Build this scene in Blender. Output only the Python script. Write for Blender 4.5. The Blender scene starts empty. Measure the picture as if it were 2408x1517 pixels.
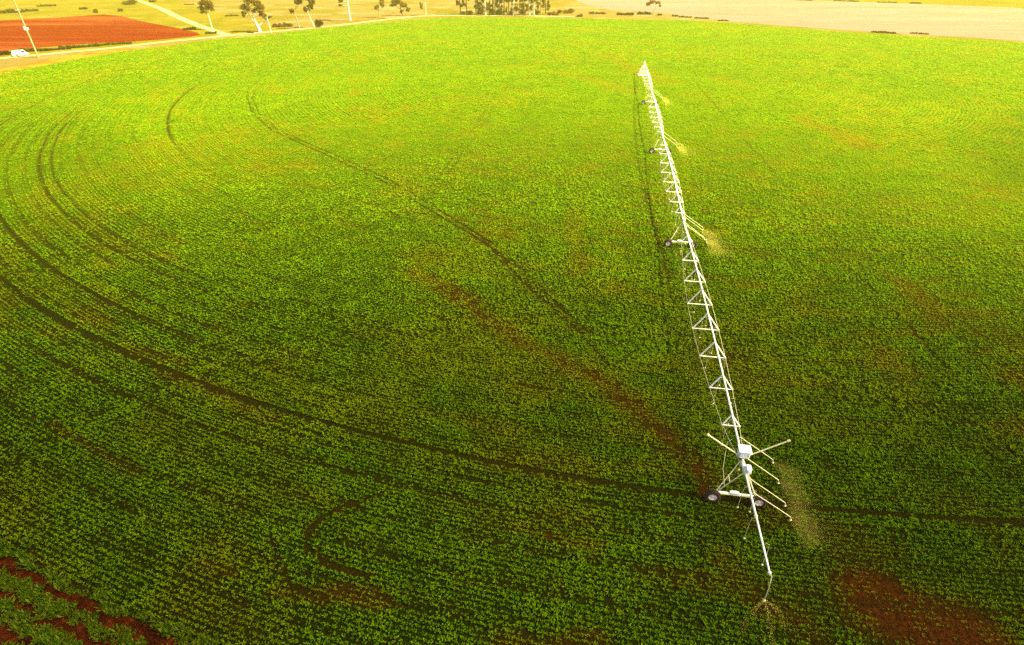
import bpy, math, random
import numpy as np
from mathutils import Vector, Matrix
random.seed(7); RNG = np.random.default_rng(11)
sc = bpy.context.scene
COL = sc.collection
PI = math.pi

# ------------------------------------------------------------------ survey of the place
F = 1338.0; TH = math.atan(874 / 1338.0); CT, ST = math.cos(TH), math.sin(TH); HC = 40.65
def ground(px, py, h=0.0):
    """point of the flat ground (or of the level h) seen at a place of the survey photo"""
    u = (px - 1204) / F; v = (py - 758.5) / F; k = HC - h
    Y = (k * CT - v * k * ST) / (v * CT + ST)
    return u * (Y * CT + k * ST), Y
PVX, PVY = 51.30, 239.35            # the pivot point
T1X, T1Y = 19.536, 33.455           # the outermost drive tower
LEN = math.hypot(T1X - PVX, T1Y - PVY); SPAN = LEN / 4
AX, AY = (T1X - PVX) / LEN, (T1Y - PVY) / LEN       # outward along the pipe
BX, BY = -AY, AX                                   # across it

# ------------------------------------------------------------------ helpers
def tag(o, label=None, cat=None, group=None, kind=None):
    if label: o['label'] = label
    if cat: o['category'] = cat
    if group: o['group'] = group
    if kind: o['kind'] = kind
    return o

def empty(name, loc, rz=0.0):
    o = bpy.data.objects.new(name, None); COL.objects.link(o)
    o.location = loc; o.rotation_euler = (0, 0, rz); o.empty_display_size = .3
    return o

class MB:
    """collects shapes into one mesh"""
    def __init__(self): self.v = []; self.f = []; self.m = []; self.mi = 0
    def face_block(self, vs, fs):
        b = len(self.v); self.v.extend([tuple(p) for p in vs])
        for f in fs: self.f.append(tuple(b + i for i in f)); self.m.append(self.mi)
    def box(self, c, s, rot=None, bev=0.0):
        x, y, z = s[0] / 2, s[1] / 2, s[2] / 2
        if bev:
            bm_v = []
            b = min(bev, x * .9, y * .9, z * .9)
            # chamfered box: three inset rectangles per corner
            pts = []
            for sx in (-1, 1):
                for sy in (-1, 1):
                    for sz in (-1, 1):
                        pts += [(sx * x, sy * (y - b), sz * (z - b)), (sx * (x - b), sy * y, sz * (z - b)), (sx * (x - b), sy * (y - b), sz * z)]
            import bmesh
            bm = bmesh.new()
            for p in pts: bm.verts.new(p)
            r = bmesh.ops.convex_hull(bm, input=bm.verts[:])
            bm.verts.ensure_lookup_table(); bm.verts.index_update()
            pts = [v.co.copy() for v in bm.verts]; fs = [[v.index for v in f.verts] for f in bm.faces]
            bm.free()
        else:
            pts = [(sx * x, sy * y, sz * z) for sz in (-1, 1) for sy in (-1, 1) for sx in (-1, 1)]
            fs = [(0, 2, 3, 1), (4, 5, 7, 6), (0, 1, 5, 4), (2, 6, 7, 3), (0, 4, 6, 2), (1, 3, 7, 5)]
        out = []
        for p in pts:
            p = Vector(p)
            if rot is not None: p = rot @ p
            out.append(p + Vector(c))
        self.face_block(out, fs)
    def tube(self, path, r, n=8, caps=True):
        path = [Vector(p) for p in path]
        rs = r if isinstance(r, (list, tuple)) else [r] * len(path)
        rings = []
        up = Vector((0, 0, 1))
        for i, p in enumerate(path):
            a = path[max(i - 1, 0)]; b = path[min(i + 1, len(path) - 1)]
            d = (b - a).normalized()
            ref = up if abs(d.z) < .95 else Vector((1, 0, 0))
            e1 = d.cross(ref).normalized(); e2 = d.cross(e1).normalized()
            rings.append([p + (e1 * math.cos(2 * PI * k / n) + e2 * math.sin(2 * PI * k / n)) * rs[i] for k in range(n)])
        vs = [q for r_ in rings for q in r_]; fs = []
        for i in range(len(path) - 1):
            for k in range(n):
                k2 = (k + 1) % n
                fs.append((i * n + k, i * n + k2, (i + 1) * n + k2, (i + 1) * n + k))
        if caps:
            fs.append(tuple(range(n))); fs.append(tuple((len(path) - 1) * n + k for k in reversed(range(n))))
        self.face_block(vs, fs)
    def lathe(self, prof, c, axis='x', n=24, m=None):
        """profile of (along, radius) turned about an axis through c"""
        vs = []; fs = []
        for (a, r) in prof:
            for k in range(n):
                t = 2 * PI * k / n; x, y = r * math.cos(t), r * math.sin(t)
                p = {'x': (a, x, y), 'y': (x, a, y), 'z': (x, y, a)}[axis]
                vs.append((c[0] + p[0], c[1] + p[1], c[2] + p[2]))
        for i in range(len(prof) - 1):
            for k in range(n):
                k2 = (k + 1) % n
                fs.append((i * n + k, i * n + k2, (i + 1) * n + k2, (i + 1) * n + k))
        self.face_block(vs, fs)
    def build(self, name, mats, parent=None, smooth=False, loc=(0, 0, 0)):
        me = bpy.data.meshes.new(name); me.from_pydata(self.v, [], self.f)
        mats = mats if isinstance(mats, (list, tuple)) else [mats]
        for m in mats: me.materials.append(m)
        if len(mats) > 1: me.polygons.foreach_set('material_index', self.m)
        if smooth: me.polygons.foreach_set('use_smooth', [True] * len(self.f))
        me.validate()
        if smooth:
            try: me.set_sharp_from_angle(angle=math.radians(40))
            except Exception: pass
        o = bpy.data.objects.new(name, me); COL.objects.link(o); o.location = loc
        if parent is not None: o.parent = parent
        return o

def quads_object(name, V, mat, attrs=None, parent=None, loc=(0, 0, 0)):
    """V: (n,4,3) float array of loose quads, built straight from numpy"""
    n = len(V)
    me = bpy.data.meshes.new(name)
    me.vertices.add(n * 4); me.vertices.foreach_set('co', V.reshape(-1).astype(np.float32))
    me.loops.add(n * 4); me.loops.foreach_set('vertex_index', np.arange(n * 4, dtype=np.int32))
    me.polygons.add(n); me.polygons.foreach_set('loop_start', np.arange(0, n * 4, 4, dtype=np.int32))
    for k, a in (attrs or {}).items():
        at = me.attributes.new(k, 'FLOAT', 'FACE'); at.data.foreach_set('value', a.astype(np.float32))
    me.materials.append(mat); me.update(calc_edges=True)
    o = bpy.data.objects.new(name, me); COL.objects.link(o); o.location = loc
    if parent is not None: o.parent = parent
    return o

# value noise -------------------------------------------------------
_TAB = RNG.random((256, 256))
def vnoise(x, y, s, ox=0.0, oy=0.0):
    x = np.asarray(x, float) / s + ox; y = np.asarray(y, float) / s + oy
    i = np.floor(x).astype(int); j = np.floor(y).astype(int); fx = x - i; fy = y - j
    fx = fx * fx * (3 - 2 * fx); fy = fy * fy * (3 - 2 * fy)
    g = lambda a, b: _TAB[a % 256, b % 256]
    return (g(i, j) * (1 - fx) + g(i + 1, j) * fx) * (1 - fy) + (g(i, j + 1) * (1 - fx) + g(i + 1, j + 1) * fx) * fy
def fbm(x, y, s, o=0.0):
    return .5 * vnoise(x, y, s, 7.3 + o, 3.1 + o) + .3 * vnoise(x, y, s / 2.1, 17.7 + o, 9.2) + .2 * vnoise(x, y, s / 4.3, 1.9, 23.4 + o)
def sstep(a, b, x):
    t = np.clip((x - a) / (b - a), 0, 1); return t * t * (3 - 2 * t)
def segdist(x, y, a, b):
    ax, ay = a; bx, by = b; dx, dy = bx - ax, by - ay
    t = np.clip(((x - ax) * dx + (y - ay) * dy) / (dx * dx + dy * dy), 0, 1)
    return np.hypot(x - ax - t * dx, y - ay - t * dy)
def polydist(x, y, pts):
    d = np.full(np.shape(x), 1e9)
    for a, b in zip(pts[:-1], pts[1:]): d = np.minimum(d, segdist(x, y, a, b))
    return d

# ------------------------------------------------------------------ materials
def newmat(name):
    m = bpy.data.materials.new(name); m.use_nodes = True
    nt = m.node_tree; nt.nodes.clear()
    out = nt.nodes.new('ShaderNodeOutputMaterial')
    return m, nt, out
def N(nt, t, **kw):
    n = nt.nodes.new(t)
    for k, v in kw.items():
        if k.startswith('i_'):
            key = k[2:]
            n.inputs[int(key) if key.isdigit() else key.replace('_', ' ')].default_value = v
        else: setattr(n, k, v)
    return n
def math_(nt, op, a, b=None, clamp=False):
    n = nt.nodes.new('ShaderNodeMath'); n.operation = op; n.use_clamp = clamp
    for i, q in enumerate((a, b)):
        if q is None: continue
        if isinstance(q, (int, float)): n.inputs[i].default_value = q
        else: nt.links.new(q, n.inputs[i])
    return n.outputs[0]
def mix_(nt, fac, a, b):
    n = nt.nodes.new('ShaderNodeMix'); n.data_type = 'RGBA'
    for s, q in ((0, fac), (6, a), (7, b)):
        if isinstance(q, (int, float)): n.inputs[s].default_value = q
        elif isinstance(q, tuple): n.inputs[s].default_value = (*q, 1)
        else: nt.links.new(q, n.inputs[s])
    return n.outputs[2]
def noise_(nt, vec, scale, detail=3, rough=.55, lo=.35, hi=.65, dist=0.0):
    n = N(nt, 'ShaderNodeTexNoise'); n.inputs['Scale'].default_value = scale; n.inputs['Detail'].default_value = detail
    n.inputs['Roughness'].default_value = rough; n.inputs['Distortion'].default_value = dist
    if vec is not None: nt.links.new(vec, n.inputs['Vector'])
    r = N(nt, 'ShaderNodeMapRange'); r.interpolation_type = 'SMOOTHSTEP'
    r.inputs['From Min'].default_value = lo; r.inputs['From Max'].default_value = hi
    nt.links.new(n.outputs[0], r.inputs[0])
    return r.outputs[0]
def principled(nt, out, col, rough=.6, metal=0.0, spec=.5):
    p = N(nt, 'ShaderNodeBsdfPrincipled')
    if isinstance(col, tuple): p.inputs['Base Color'].default_value = (*col, 1)
    else: nt.links.new(col, p.inputs['Base Color'])
    p.inputs['Roughness'].default_value = rough; p.inputs['Metallic'].default_value = metal
    p.inputs['Specular IOR Level'].default_value = spec
    nt.links.new(p.outputs[0], out.inputs[0])
    return p
def bump(nt, p, h, strength=.5, dist=.1):
    b = N(nt, 'ShaderNodeBump'); b.inputs['Strength'].default_value = strength; b.inputs['Distance'].default_value = dist
    nt.links.new(h, b.inputs['Height']); nt.links.new(b.outputs[0], p.inputs['Normal'])
def objco(nt):
    return N(nt, 'ShaderNodeTexCoord').outputs['Object']

def simple(name, c1, c2, scale=3.0, rough=.5, metal=0.0, lo=.35, hi=.7, spec=.5):
    m, nt, out = newmat(name)
    f = noise_(nt, objco(nt), scale, 4, .6, lo, hi)
    principled(nt, out, mix_(nt, f, c1, c2), rough, metal, spec)
    return m
M = {}
M['galv'] = simple('galvanised_steel', (.86, .84, .68), (.74, .72, .54), 2.5, .42, .15)
M['galv_dull'] = simple('weathered_steel', (.84, .76, .42), (.70, .60, .30), 4.0, .5, .1)
M['white'] = simple('white_paint', (.86, .86, .84), (.76, .76, .72), 3.0, .35)
M['van'] = simple('dusty_white_paint', (.42, .43, .43), (.33, .32, .29), 1.2, .45)
M['tyre'] = simple('muddy_rubber', (.018, .007, .004), (.045, .014, .007), 6.0, .9)
M['hub'] = simple('hub_paint', (.82, .74, .60), (.62, .50, .36), 5.0, .5)
M['hose'] = simple('hose_plastic', (.55, .52, .28), (.45, .42, .22), 5.0, .5)
M['grey'] = simple('grey_gearbox', (.40, .38, .33), (.30, .28, .24), 5.0, .5)
M['concrete'] = simple('concrete', (.42, .40, .36), (.32, .30, .27), 2.0, .85)
M['glass'] = simple('dark_glass', (.012, .016, .018), (.02, .026, .03), 1.0, .5, spec=.08)
M['timber'] = simple('pole_timber', (.24, .165, .075), (.18, .115, .05), 2.0, .8)
M['plastic'] = simple('black_plastic', (.03, .03, .03), (.05, .05, .05), 3.0, .6)
M['lamp'] = simple('lamp_glass', (.7, .72, .7), (.8, .8, .78), 3.0, .15)
M['bark_white'] = simple('pale_bark', (.50, .45, .33), (.32, .25, .15), .8, .8)
M['bark_pink'] = simple('pinkish_bark', (.24, .16, .10), (.14, .09, .05), .8, .85)
M['bark_brown'] = simple('brown_bark', (.10, .06, .03), (.055, .032, .015), .8, .85)

def leafmat(name, g1, g2, dry, trans=.35, nscale=.02, sheen=0.0):
    """two greens by leaf and by patch, a third colour by the 'dry' attribute"""
    m, nt, out = newmat(name)
    t = N(nt, 'ShaderNodeAttribute', attribute_name='tint'); d = N(nt, 'ShaderNodeAttribute', attribute_name='dry')
    c = mix_(nt, t.outputs['Fac'], g1, g2)
    c = mix_(nt, d.outputs['Fac'], c, dry)
    p = N(nt, 'ShaderNodeBsdfPrincipled'); nt.links.new(c, p.inputs['Base Color'])
    p.inputs['Roughness'].default_value = .7; p.inputs['Specular IOR Level'].default_value = 0.0
    if sheen:
        p.inputs['Sheen Weight'].default_value = sheen; p.inputs['Sheen Roughness'].default_value = .5
        nt.links.new(c, p.inputs['Sheen Tint'])
    tr = N(nt, 'ShaderNodeBsdfTranslucent'); nt.links.new(c, tr.inputs[0])
    mx = N(nt, 'ShaderNodeMixShader'); mx.inputs[0].default_value = trans
    nt.links.new(p.outputs[0], mx.inputs[1]); nt.links.new(tr.outputs[0], mx.inputs[2])
    nt.links.new(mx.outputs[0], out.inputs[0])
    return m
M['crop'] = leafmat('crop_leaf', (.040, .120, .001), (.19, .31, .001), (.30, .20, .002), .5)
M['verge'] = leafmat('verge_grass', (.022, .070, .001), (.105, .19, .002), (.30, .24, .02), .4)
M['gum'] = leafmat('gum_leaf', (.040, .026, .003), (.15, .085, .008), (.19, .075, .009), .35)
M['gum_dark'] = leafmat('dark_gum_leaf', (.026, .019, .002), (.105, .065, .006), (.15, .06, .009), .3)
M['shrub'] = leafmat('shrub_leaf', (.022, .019, .002), (.075, .058, .005), (.12, .06, .008), .3)
M['shrub_dark'] = leafmat('dark_shrub_leaf', (.008, .004, .002), (.022, .010, .004), (.04, .018, .006), .15)

# ------------------------------------------------------------------ field outline and what grows where
_far = [(0, 173), (60, 162), (120, 152), (190, 138), (250, 127), (330, 116), (400, 107), (470, 98), (530, 91), (610, 84.5), (700, 74), (800, 63.5), (900, 53.5), (1000, 44.5),
        (1080, 41), (1204, 41.5), (1350, 44), (1500, 46), (1600, 47.5), (1700, 53), (1850, 66), (2000, 77), (2200, 89), (2408, 101)]
_ang = []; _rad = []
for p in _far:
    x, y = ground(*p); _ang.append(math.atan2(y - PVY, x - PVX)); _rad.append(math.hypot(x - PVX, y - PVY))
_ang = np.unwrap(np.array(_ang)); _rad = np.array(_rad)
_o = np.argsort(_ang); _ang = _ang[_o]; _rad = _rad[_o]
R0 = 230.4
def redge(a):
    a = np.asarray(a, float)
    lo, hi = _ang[0], _ang[-1]
    a = (a - lo) % (2 * PI) + lo
    inside = np.interp(a, _ang, _rad)
    # ease back to the plain circle past both ends of the surveyed arc
    t1 = np.clip((a - hi) / .35, 0, 1); t2 = np.clip((lo + 2 * PI - a) / .35, 0, 1)
    outa = _rad[-1] * (1 - t1) + R0 * t1; outb = _rad[0] * (1 - t2) + R0 * t2
    out = np.where(a - hi < lo + 2 * PI - a, outa, outb)
    return np.where(a <= hi, inside, out)

#         radius, half width, strength
def _pang(p):
    x, y = ground(*p); return math.atan2(y - PVY, x - PVX) % (2 * PI)
# radius, half width, strength, (seen from, to) or None for the full turn
RINGS = [(SPAN, .3, .3, None), (2 * SPAN, .35, .4, None), (3 * SPAN, .26, .32, None), (3 * SPAN, .30, .9, ((1640, 590), (1950, 592))), (4 * SPAN, .46, 1.0, None),
         (166.0, .5, 1, ((470, 193), (445, 350))), (160.4, .35, .6, ((555, 200), (520, 300))), (174.5, .3, .45, ((400, 190), (500, 480))), (191.6, .4, .9, ((210, 230), (430, 680))), (194.0, .4, .9, ((190, 230), (400, 680))), (186.0, .3, .5, ((240, 230), (420, 600))),
         (199.6, .35, .7, ((60, 280), (700, 850))), (202.6, .40, 1, ((0, 330), (600, 820))), (204.9, .25, .6, ((0, 420), (900, 950))), (210.9, .25, .75, ((0, 700), (2400, 1300))), (213.2, .33, .85, ((0, 740), (1300, 1160))), (216.4, .22, .6, ((0, 860), (2400, 1400))), (219.6, .25, .7, ((0, 960), (1500, 1300))), (222.9, .22, .6, ((0, 1080), (1400, 1400))), (226.1, .28, .7, ((0, 1200), (1000, 1450)))]
RINGS = [(R, w, s, None if q is None else (_pang(q[0]), _pang(q[1]))) for R, w, s, q in RINGS]
PATHS = [  # wheel marks off the rows, plus the pipe's shadow as a strip: points, half width, strength
    ([(612, 188), (585, 205), (581, 228), (592, 262), (640, 308), (760, 362), (900, 427), (1010, 495), (1140, 573), (1200, 622)], .28, .9), ([(622, 195), (598, 212), (595, 232), (608, 266), (655, 308), (780, 362), (915, 424), (1025, 490), (1155, 573)], .28, .85),
    ([(1162, 250), (1100, 345), (1010, 470)], .26, .5), ([(1148, 250), (1085, 345), (992, 470)], .26, .5),
    ([(900, 1165), (800, 1195), (738, 1235), (722, 1270), (732, 1300), (775, 1328), (862, 1357)], .24, .85),
    ([(640, 1262), (652, 1300), (650, 1335), (690, 1385), (760, 1400)], .20, .65),
    ([(1180, 615), (1290, 720), (1360, 780), (1430, 860)], .3, .7), ([(1200, 612), (1310, 717), (1385, 785)], .3, .6),
    ([(1750, 330), (1905, 500), (1965, 580)], .3, .6), ([(1985, 625), (2060, 690)], .3, .75), ([(2140, 770), (2190, 830), (2260, 905)], .3, .6),
    ([(1640, 200), (1700, 270)], .4, .6), ([(1495, 190), (1490, 260), (1500, 390), (1535, 520), (1560, 600), (1575, 690)], .35, .6),  # last strip: the pipe's cast shadow laid into crop and soil colour
    ([(1650, 170), (1720, 172), (1762, 186)], .5, .6),
]
PATHS = [([ground(*p) for p in pts], w, s) for pts, w, s in PATHS]
BANDS = [  # thin yellowed or bare patches, and one wheel shadow: points, half width, strength
    ([(980, 640), (1080, 700), (1240, 810), (1420, 900), (1480, 950), (1600, 1060), (1665, 1120)], 2.2, .32), ([(1060, 680), (1100, 710)], 2.4, .35), ([(1400, 890), (1480, 950), (1600, 1060), (1665, 1120)], 1.4, .45), ([(1490, 950), (1570, 1030)], 1.2, .5),
    ([(2050, 1400), (2130, 1450), (2230, 1490), (2340, 1530)], 3.4, .80), ([(2250, 1465), (2330, 1530)], 1.8, .85), ([(1700, 1320), (1780, 1420), (1900, 1480)], 1.4, .35),
    ([(760, 1395), (850, 1395), (900, 1420)], .9, .5), ([(640, 1395), (760, 1400)], .7, .4), ([(560, 1350), (480, 1325)], .7, .35),
    ([(120, 1000), (230, 1060), (320, 1110)], .8, .24), ([(380, 875), (520, 925), (640, 985)], 1.2, .24), ([(60, 1300), (200, 1400)], .6, .25), ([(1220, 1240), (1400, 1290)], 1.0, .35),
    ([(1880, 280), (1950, 310), (2030, 345)], 4.0, .35), ([(2250, 420), (2330, 440)], 5.0, .28), ([(2120, 660), (2220, 760)], 3.0, .35), ([(840, 212), (830, 225)], 3.5, .35),
    ([(1420, 130), (1500, 165), (1560, 190)], 7.0, .33), ([(1330, 170), (1480, 215)], 5.0, .25), ([(1690, 185), (1760, 200)], 4.0, .3), ([(1150, 520), (1200, 545)], 3.5, .25),
    ([(1640, 1100), (1660, 1150)], .9, .8), ([(1350, 500), (1360, 640)], 2.0, .22), ([(1180, 1520), (1400, 1510)], 1.0, .4), ([(300, 820), (420, 850)], 1.2, .25),  # first patch paints the near left wheel's shadow as bare soil
]
BANDS = [([ground(*p) for p in pts], w, s) for pts, w, s in BANDS]

PASS = 3.36
def marks(x, y, gw=0.0):
    """(thinness, wheel gap and pipe shade, dryness), each 0..1"""
    r = np.hypot(x - PVX, y - PVY)
    a = np.arctan2(y - PVY, x - PVX)
    gap = np.zeros_like(r); thin = np.zeros_like(r); dry = np.zeros_like(r); track = np.zeros_like(r)
    wob = (vnoise(x, y, 9.0, 3.3, 8.8) - .5) * .25
    along = .35 + .65 * sstep(.25, .6, vnoise(a * 40, r * .0 + 3.1, 1.0))
    # the planter leaves a wider gap between its passes
    left = 1 - sstep(-1.75, -1.25, np.where(a > 1.6, a - 2 * PI, a)) * (1 - sstep(195, 212, r))
    q = np.abs((r / PASS) % 1.0 - .5) * PASS
    gap = np.maximum(gap, (.25 + .75 * left) * (.45 + .5 * sstep(170, 200, r)) * (1.05 - .25 * (1 - sstep(40, 120, np.hypot(x, y)))) * .62 * sstep(.05, .42, vnoise(a * 26, np.floor(r / PASS) * 1.7, 1.0)) * (1 - sstep(.12 + gw, .24 + gw * 2, q)))
    am = a % (2 * PI)
    for R, w, s, q in RINGS:
        w = w * .8 + gw
        if q is None: k = 1
        else:
            lo, hi = min(q), max(q); k = (.25 + .75 * sstep(lo - .05, lo + .12, am) * (1 - sstep(hi - .15, hi + .12, am)) if s > .8 else along * sstep(lo - .05, lo + .12, am) * (1 - sstep(hi - .15, hi + .12, am)))
        gap = np.maximum(gap, s * k * (1 - sstep(w * .7, w * 1.25, np.abs(r - R + wob))))
    for pts, w, s in PATHS:
        d = polydist(x, y, pts); w = w + gw * .35
        k = s * (1 - sstep(w * .7, w * 1.3, d + wob)); gap = np.maximum(gap, k); track = np.maximum(track, k)
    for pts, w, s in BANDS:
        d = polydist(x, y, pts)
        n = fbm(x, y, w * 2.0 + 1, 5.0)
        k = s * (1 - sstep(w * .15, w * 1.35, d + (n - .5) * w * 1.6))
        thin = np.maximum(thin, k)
    big = fbm(x, y, 34.0, 2.0); mid = fbm(x, y, 9.0, 31.0)
    arc = vnoise(r * 1.0, a * 60, 2.2, 4.4, 7.7)             # streaks along the rows
    pat = sstep(.50, .78, .45 * big + .30 * mid + .25 * arc)
    near = 1 - sstep(40, 130, np.hypot(x, y))
    thin = np.maximum(thin, pat * (.12 + .26 * near))
    dry = np.clip(sstep(.44, .74, .45 * fbm(x, y, 26.0, 12.0) + .3 * mid + .25 * arc) * .34 + thin * .75, 0, 1)
    thin = np.maximum(thin, .45 * track * near)
    return thin, gap, dry

# ------------------------------------------------------------------ ground materials
def field_soil():
    m, nt, out = newmat('field_soil')
    co = objco(nt)
    bare = N(nt, 'ShaderNodeAttribute', attribute_name='bare').outputs['Fac']
    dry = N(nt, 'ShaderNodeAttribute', attribute_name='dry').outputs['Fac']
    far = N(nt, 'ShaderNodeAttribute', attribute_name='canopy').outputs['Fac']
    n1 = noise_(nt, co, .35, 5, .6, .3, .7); n2 = noise_(nt, co, 3.0, 4, .6, .3, .7)
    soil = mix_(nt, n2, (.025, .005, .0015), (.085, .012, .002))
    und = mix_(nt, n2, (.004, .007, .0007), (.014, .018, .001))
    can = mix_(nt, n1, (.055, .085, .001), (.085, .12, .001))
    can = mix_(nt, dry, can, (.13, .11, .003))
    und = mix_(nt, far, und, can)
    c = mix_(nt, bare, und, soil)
    # wheel gaps worn along the rows; their shade and the pipe's painted in
    g = N(nt, 'ShaderNodeAttribute', attribute_name='gapv').outputs['Fac']
    c = mix_(nt, math_(nt, 'MULTIPLY', g, .85), c, (.012, .010, .001))
    p = principled(nt, out, c, .9, 0, 0.0)
    bump(nt, p, noise_(nt, co, 2.2, 5, .65, .2, .8), .6, .15)
    return m
PASS = 3.36
M['field'] = field_soil()

def earth(name, cols, scales, rough=.95, bs=1.5, bd=.1, streak=None):
    m, nt, out = newmat(name); co = objco(nt)
    if streak:                                   # worked ground: everything drawn out along the furrows
        mp = N(nt, 'ShaderNodeMapping'); mp.inputs['Rotation'].default_value = (0, 0, streak[0]); mp.inputs['Scale'].default_value = (streak[1], 1, 1)
        nt.links.new(co, mp.inputs[0]); co = mp.outputs[0]
    c = cols[0]
    for col, (s, lo, hi) in zip(cols[1:], scales):
        c = mix_(nt, noise_(nt, co, s, 5, .6, lo, hi), c, col)
    p = principled(nt, out, c, rough, 0, 0.0)
    bump(nt, p, noise_(nt, co, bs, 5, .65, .2, .8), .6, bd)
    return m
M['dry_grass'] = earth('dry_grass', [(.100, .071, .018), (.078, .060, .005), (.124, .096, .042), (.052, .035, .003)], [(.013, .45, .6), (.035, .48, .65), (.09, .56, .72)], bs=.8, bd=.3)
M['red_soil'] = earth('red_soil', [(.074, .0048, .0003), (.120, .027, .007), (.058, .0028, .0002), (.10, .013, .002)], [(.03, .48, .66), (.09, .5, .72), (.25, .52, .7)], bs=.7, bd=.3, streak=(-.12, .12))
M['stubble'] = earth('stubble', [(.124, .078, .058), (.132, .092, .074), (.112, .060, .038), (.150, .112, .092)], [(.02, .4, .65), (.08, .5, .72), (.2, .52, .72)], bs=.7, bd=.2, streak=(.35, .12))
M['road'] = earth('dirt_road', [(.215, .185, .075), (.24, .215, .10), (.18, .14, .04)], [(.06, .4, .65), (.25, .5, .75)], bs=1.5, bd=.08)
M['verge_soil'] = earth('verge_soil', [(.050, .0075, .002), (.022, .004, .0012), (.10, .018, .003)], [(.5, .4, .65), (1.6, .5, .7)], bs=2.0, bd=.15)
M['verge_dry'] = earth('verge_dry', [(.145, .06, .008), (.14, .10, .008), (.14, .038, .005)], [(.05, .42, .6), (.12, .5, .7)], bs=1.0, bd=.2)
M['pasture'] = earth('pasture', [(.095, .074, .006), (.072, .064, .003), (.116, .092, .015), (.054, .042, .002)], [(.02, .42, .6), (.05, .5, .68), (.13, .56, .72)], bs=.8, bd=.3)
M['green_strip'] = earth('far_pasture', [(.068, .056, .004), (.086, .070, .005), (.050, .040, .002)], [(.02, .4, .65), (.07, .5, .75)], bs=.6, bd=.3)

# ------------------------------------------------------------------ ground sheets
def sheet(name, pts, z, mat, label=None):
    """a flat sheet from an outline; finely enough cut to stay a clean polygon"""
    import bmesh
    bm = bmesh.new()
    vs = [bm.verts.new((x, y, 0)) for x, y in pts]
    f = bm.faces.new(vs); f.normal_update()
    if f.normal.z < 0: f.normal_flip()
    bmesh.ops.triangulate(bm, faces=bm.faces[:])
    me = bpy.data.meshes.new(name); bm.to_mesh(me); bm.free(); me.materials.append(mat)
    o = bpy.data.objects.new(name, me); COL.objects.link(o); o.location = (0, 0, z); o['kind'] = 'structure'
    return o
def ribbon(name, pts, w, z, mat):
    pts = [Vector((x, y, 0)) for x, y in pts]
    # smooth the line
    fine = []
    for i in range(len(pts) - 1):
        p0, p1, p2, p3 = pts[max(i - 1, 0)], pts[i], pts[i + 1], pts[min(i + 2, len(pts) - 1)]
        for k in range(10):
            t = k / 10
            fine.append(.5 * ((2 * p1) + (p2 - p0) * t + (2 * p0 - 5 * p1 + 4 * p2 - p3) * t * t + (3 * p1 - p0 - 3 * p2 + p3) * t ** 3))
    fine.append(pts[-1])
    mb = MB(); vs = []; fs = []
    for i, p in enumerate(fine):
        d = (fine[min(i + 1, len(fine) - 1)] - fine[max(i - 1, 0)]).normalized(); n = Vector((-d.y, d.x, 0))
        ww = w * (1 + .16 * math.sin(i * .9) * math.sin(i * .37))
        vs += [p + n * ww / 2, p - n * ww / 2]
        if i: fs.append((2 * i - 2, 2 * i - 1, 2 * i + 1, 2 * i))
    mb.face_block(vs, fs)
    o = mb.build(name, mat, loc=(0, 0, z)); o['kind'] = 'structure'
    return o

G = 4000
sheet('ground', [(-G, -600), (G, -600), (G, 5200), (-G, 5200)], -.12, M['dry_grass'])

def polar_sheet(name, r0f, r1f, a0, a1, na, nr, z, mat, attr=False):
    aa = np.linspace(a0, a1, na); tt = np.linspace(0, 1, nr)
    A, T = np.meshgrid(aa, tt, indexing='ij')
    r0 = r0f(aa)[:, None]; r1 = r1f(aa)[:, None]; R = r0 + (r1 - r0) * T
    X = R * np.cos(A); Y = R * np.sin(A)
    V = np.stack([X, Y, np.zeros_like(X)], -1).reshape(-1, 3)
    i, j = np.meshgrid(np.arange(na - 1), np.arange(nr - 1), indexing='ij')
    b = i * nr + j
    Fq = np.stack([b, b + 1, b + nr + 1, b + nr], -1).reshape(-1, 4)
    Fq = Fq[:, ::-1]
    n = len(Fq); me = bpy.data.meshes.new(name)
    me.vertices.add(len(V)); me.vertices.foreach_set('co', V.astype(np.float32).reshape(-1))
    me.loops.add(n * 4); me.loops.foreach_set('vertex_index', Fq.reshape(-1).astype(np.int32))
    me.polygons.add(n); me.polygons.foreach_set('loop_start', np.arange(0, n * 4, 4, dtype=np.int32))
    me.update(calc_edges=True); me.validate()
    if attr:
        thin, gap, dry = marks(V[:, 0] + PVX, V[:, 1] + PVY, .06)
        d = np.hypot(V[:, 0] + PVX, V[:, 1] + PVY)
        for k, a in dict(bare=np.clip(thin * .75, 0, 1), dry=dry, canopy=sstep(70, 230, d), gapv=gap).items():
            at = me.attributes.new(k, 'FLOAT', 'POINT'); at.data.foreach_set('value', a.astype(np.float32))
    me.materials.append(mat)
    o = bpy.data.objects.new(name, me); COL.objects.link(o); o.location = (PVX, PVY, z); o['kind'] = 'structure'
    if me.polygons[0].normal.z < 0: me.flip_normals()
    return o
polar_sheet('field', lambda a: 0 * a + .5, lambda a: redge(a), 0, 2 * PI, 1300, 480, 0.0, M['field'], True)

# the strip of bare red earth and weeds round the field
_near0 = math.atan2(-PVY, -PVX - 60)
polar_sheet('verge', lambda a: redge(a) - .3, lambda a: redge(a) + 30, math.atan2(-230, -15) , math.atan2(-230, -15) - 1.0, 160, 24, -.05, M['verge_soil'])
polar_sheet('road_verge', lambda a: redge(a) - .3, lambda a: redge(a) + 9 + 5 * np.sin(a * 9) ** 2, _ang[-1] + .5, _ang[-1] - .28, 160, 10, -.05, M['verge_dry'])

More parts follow.
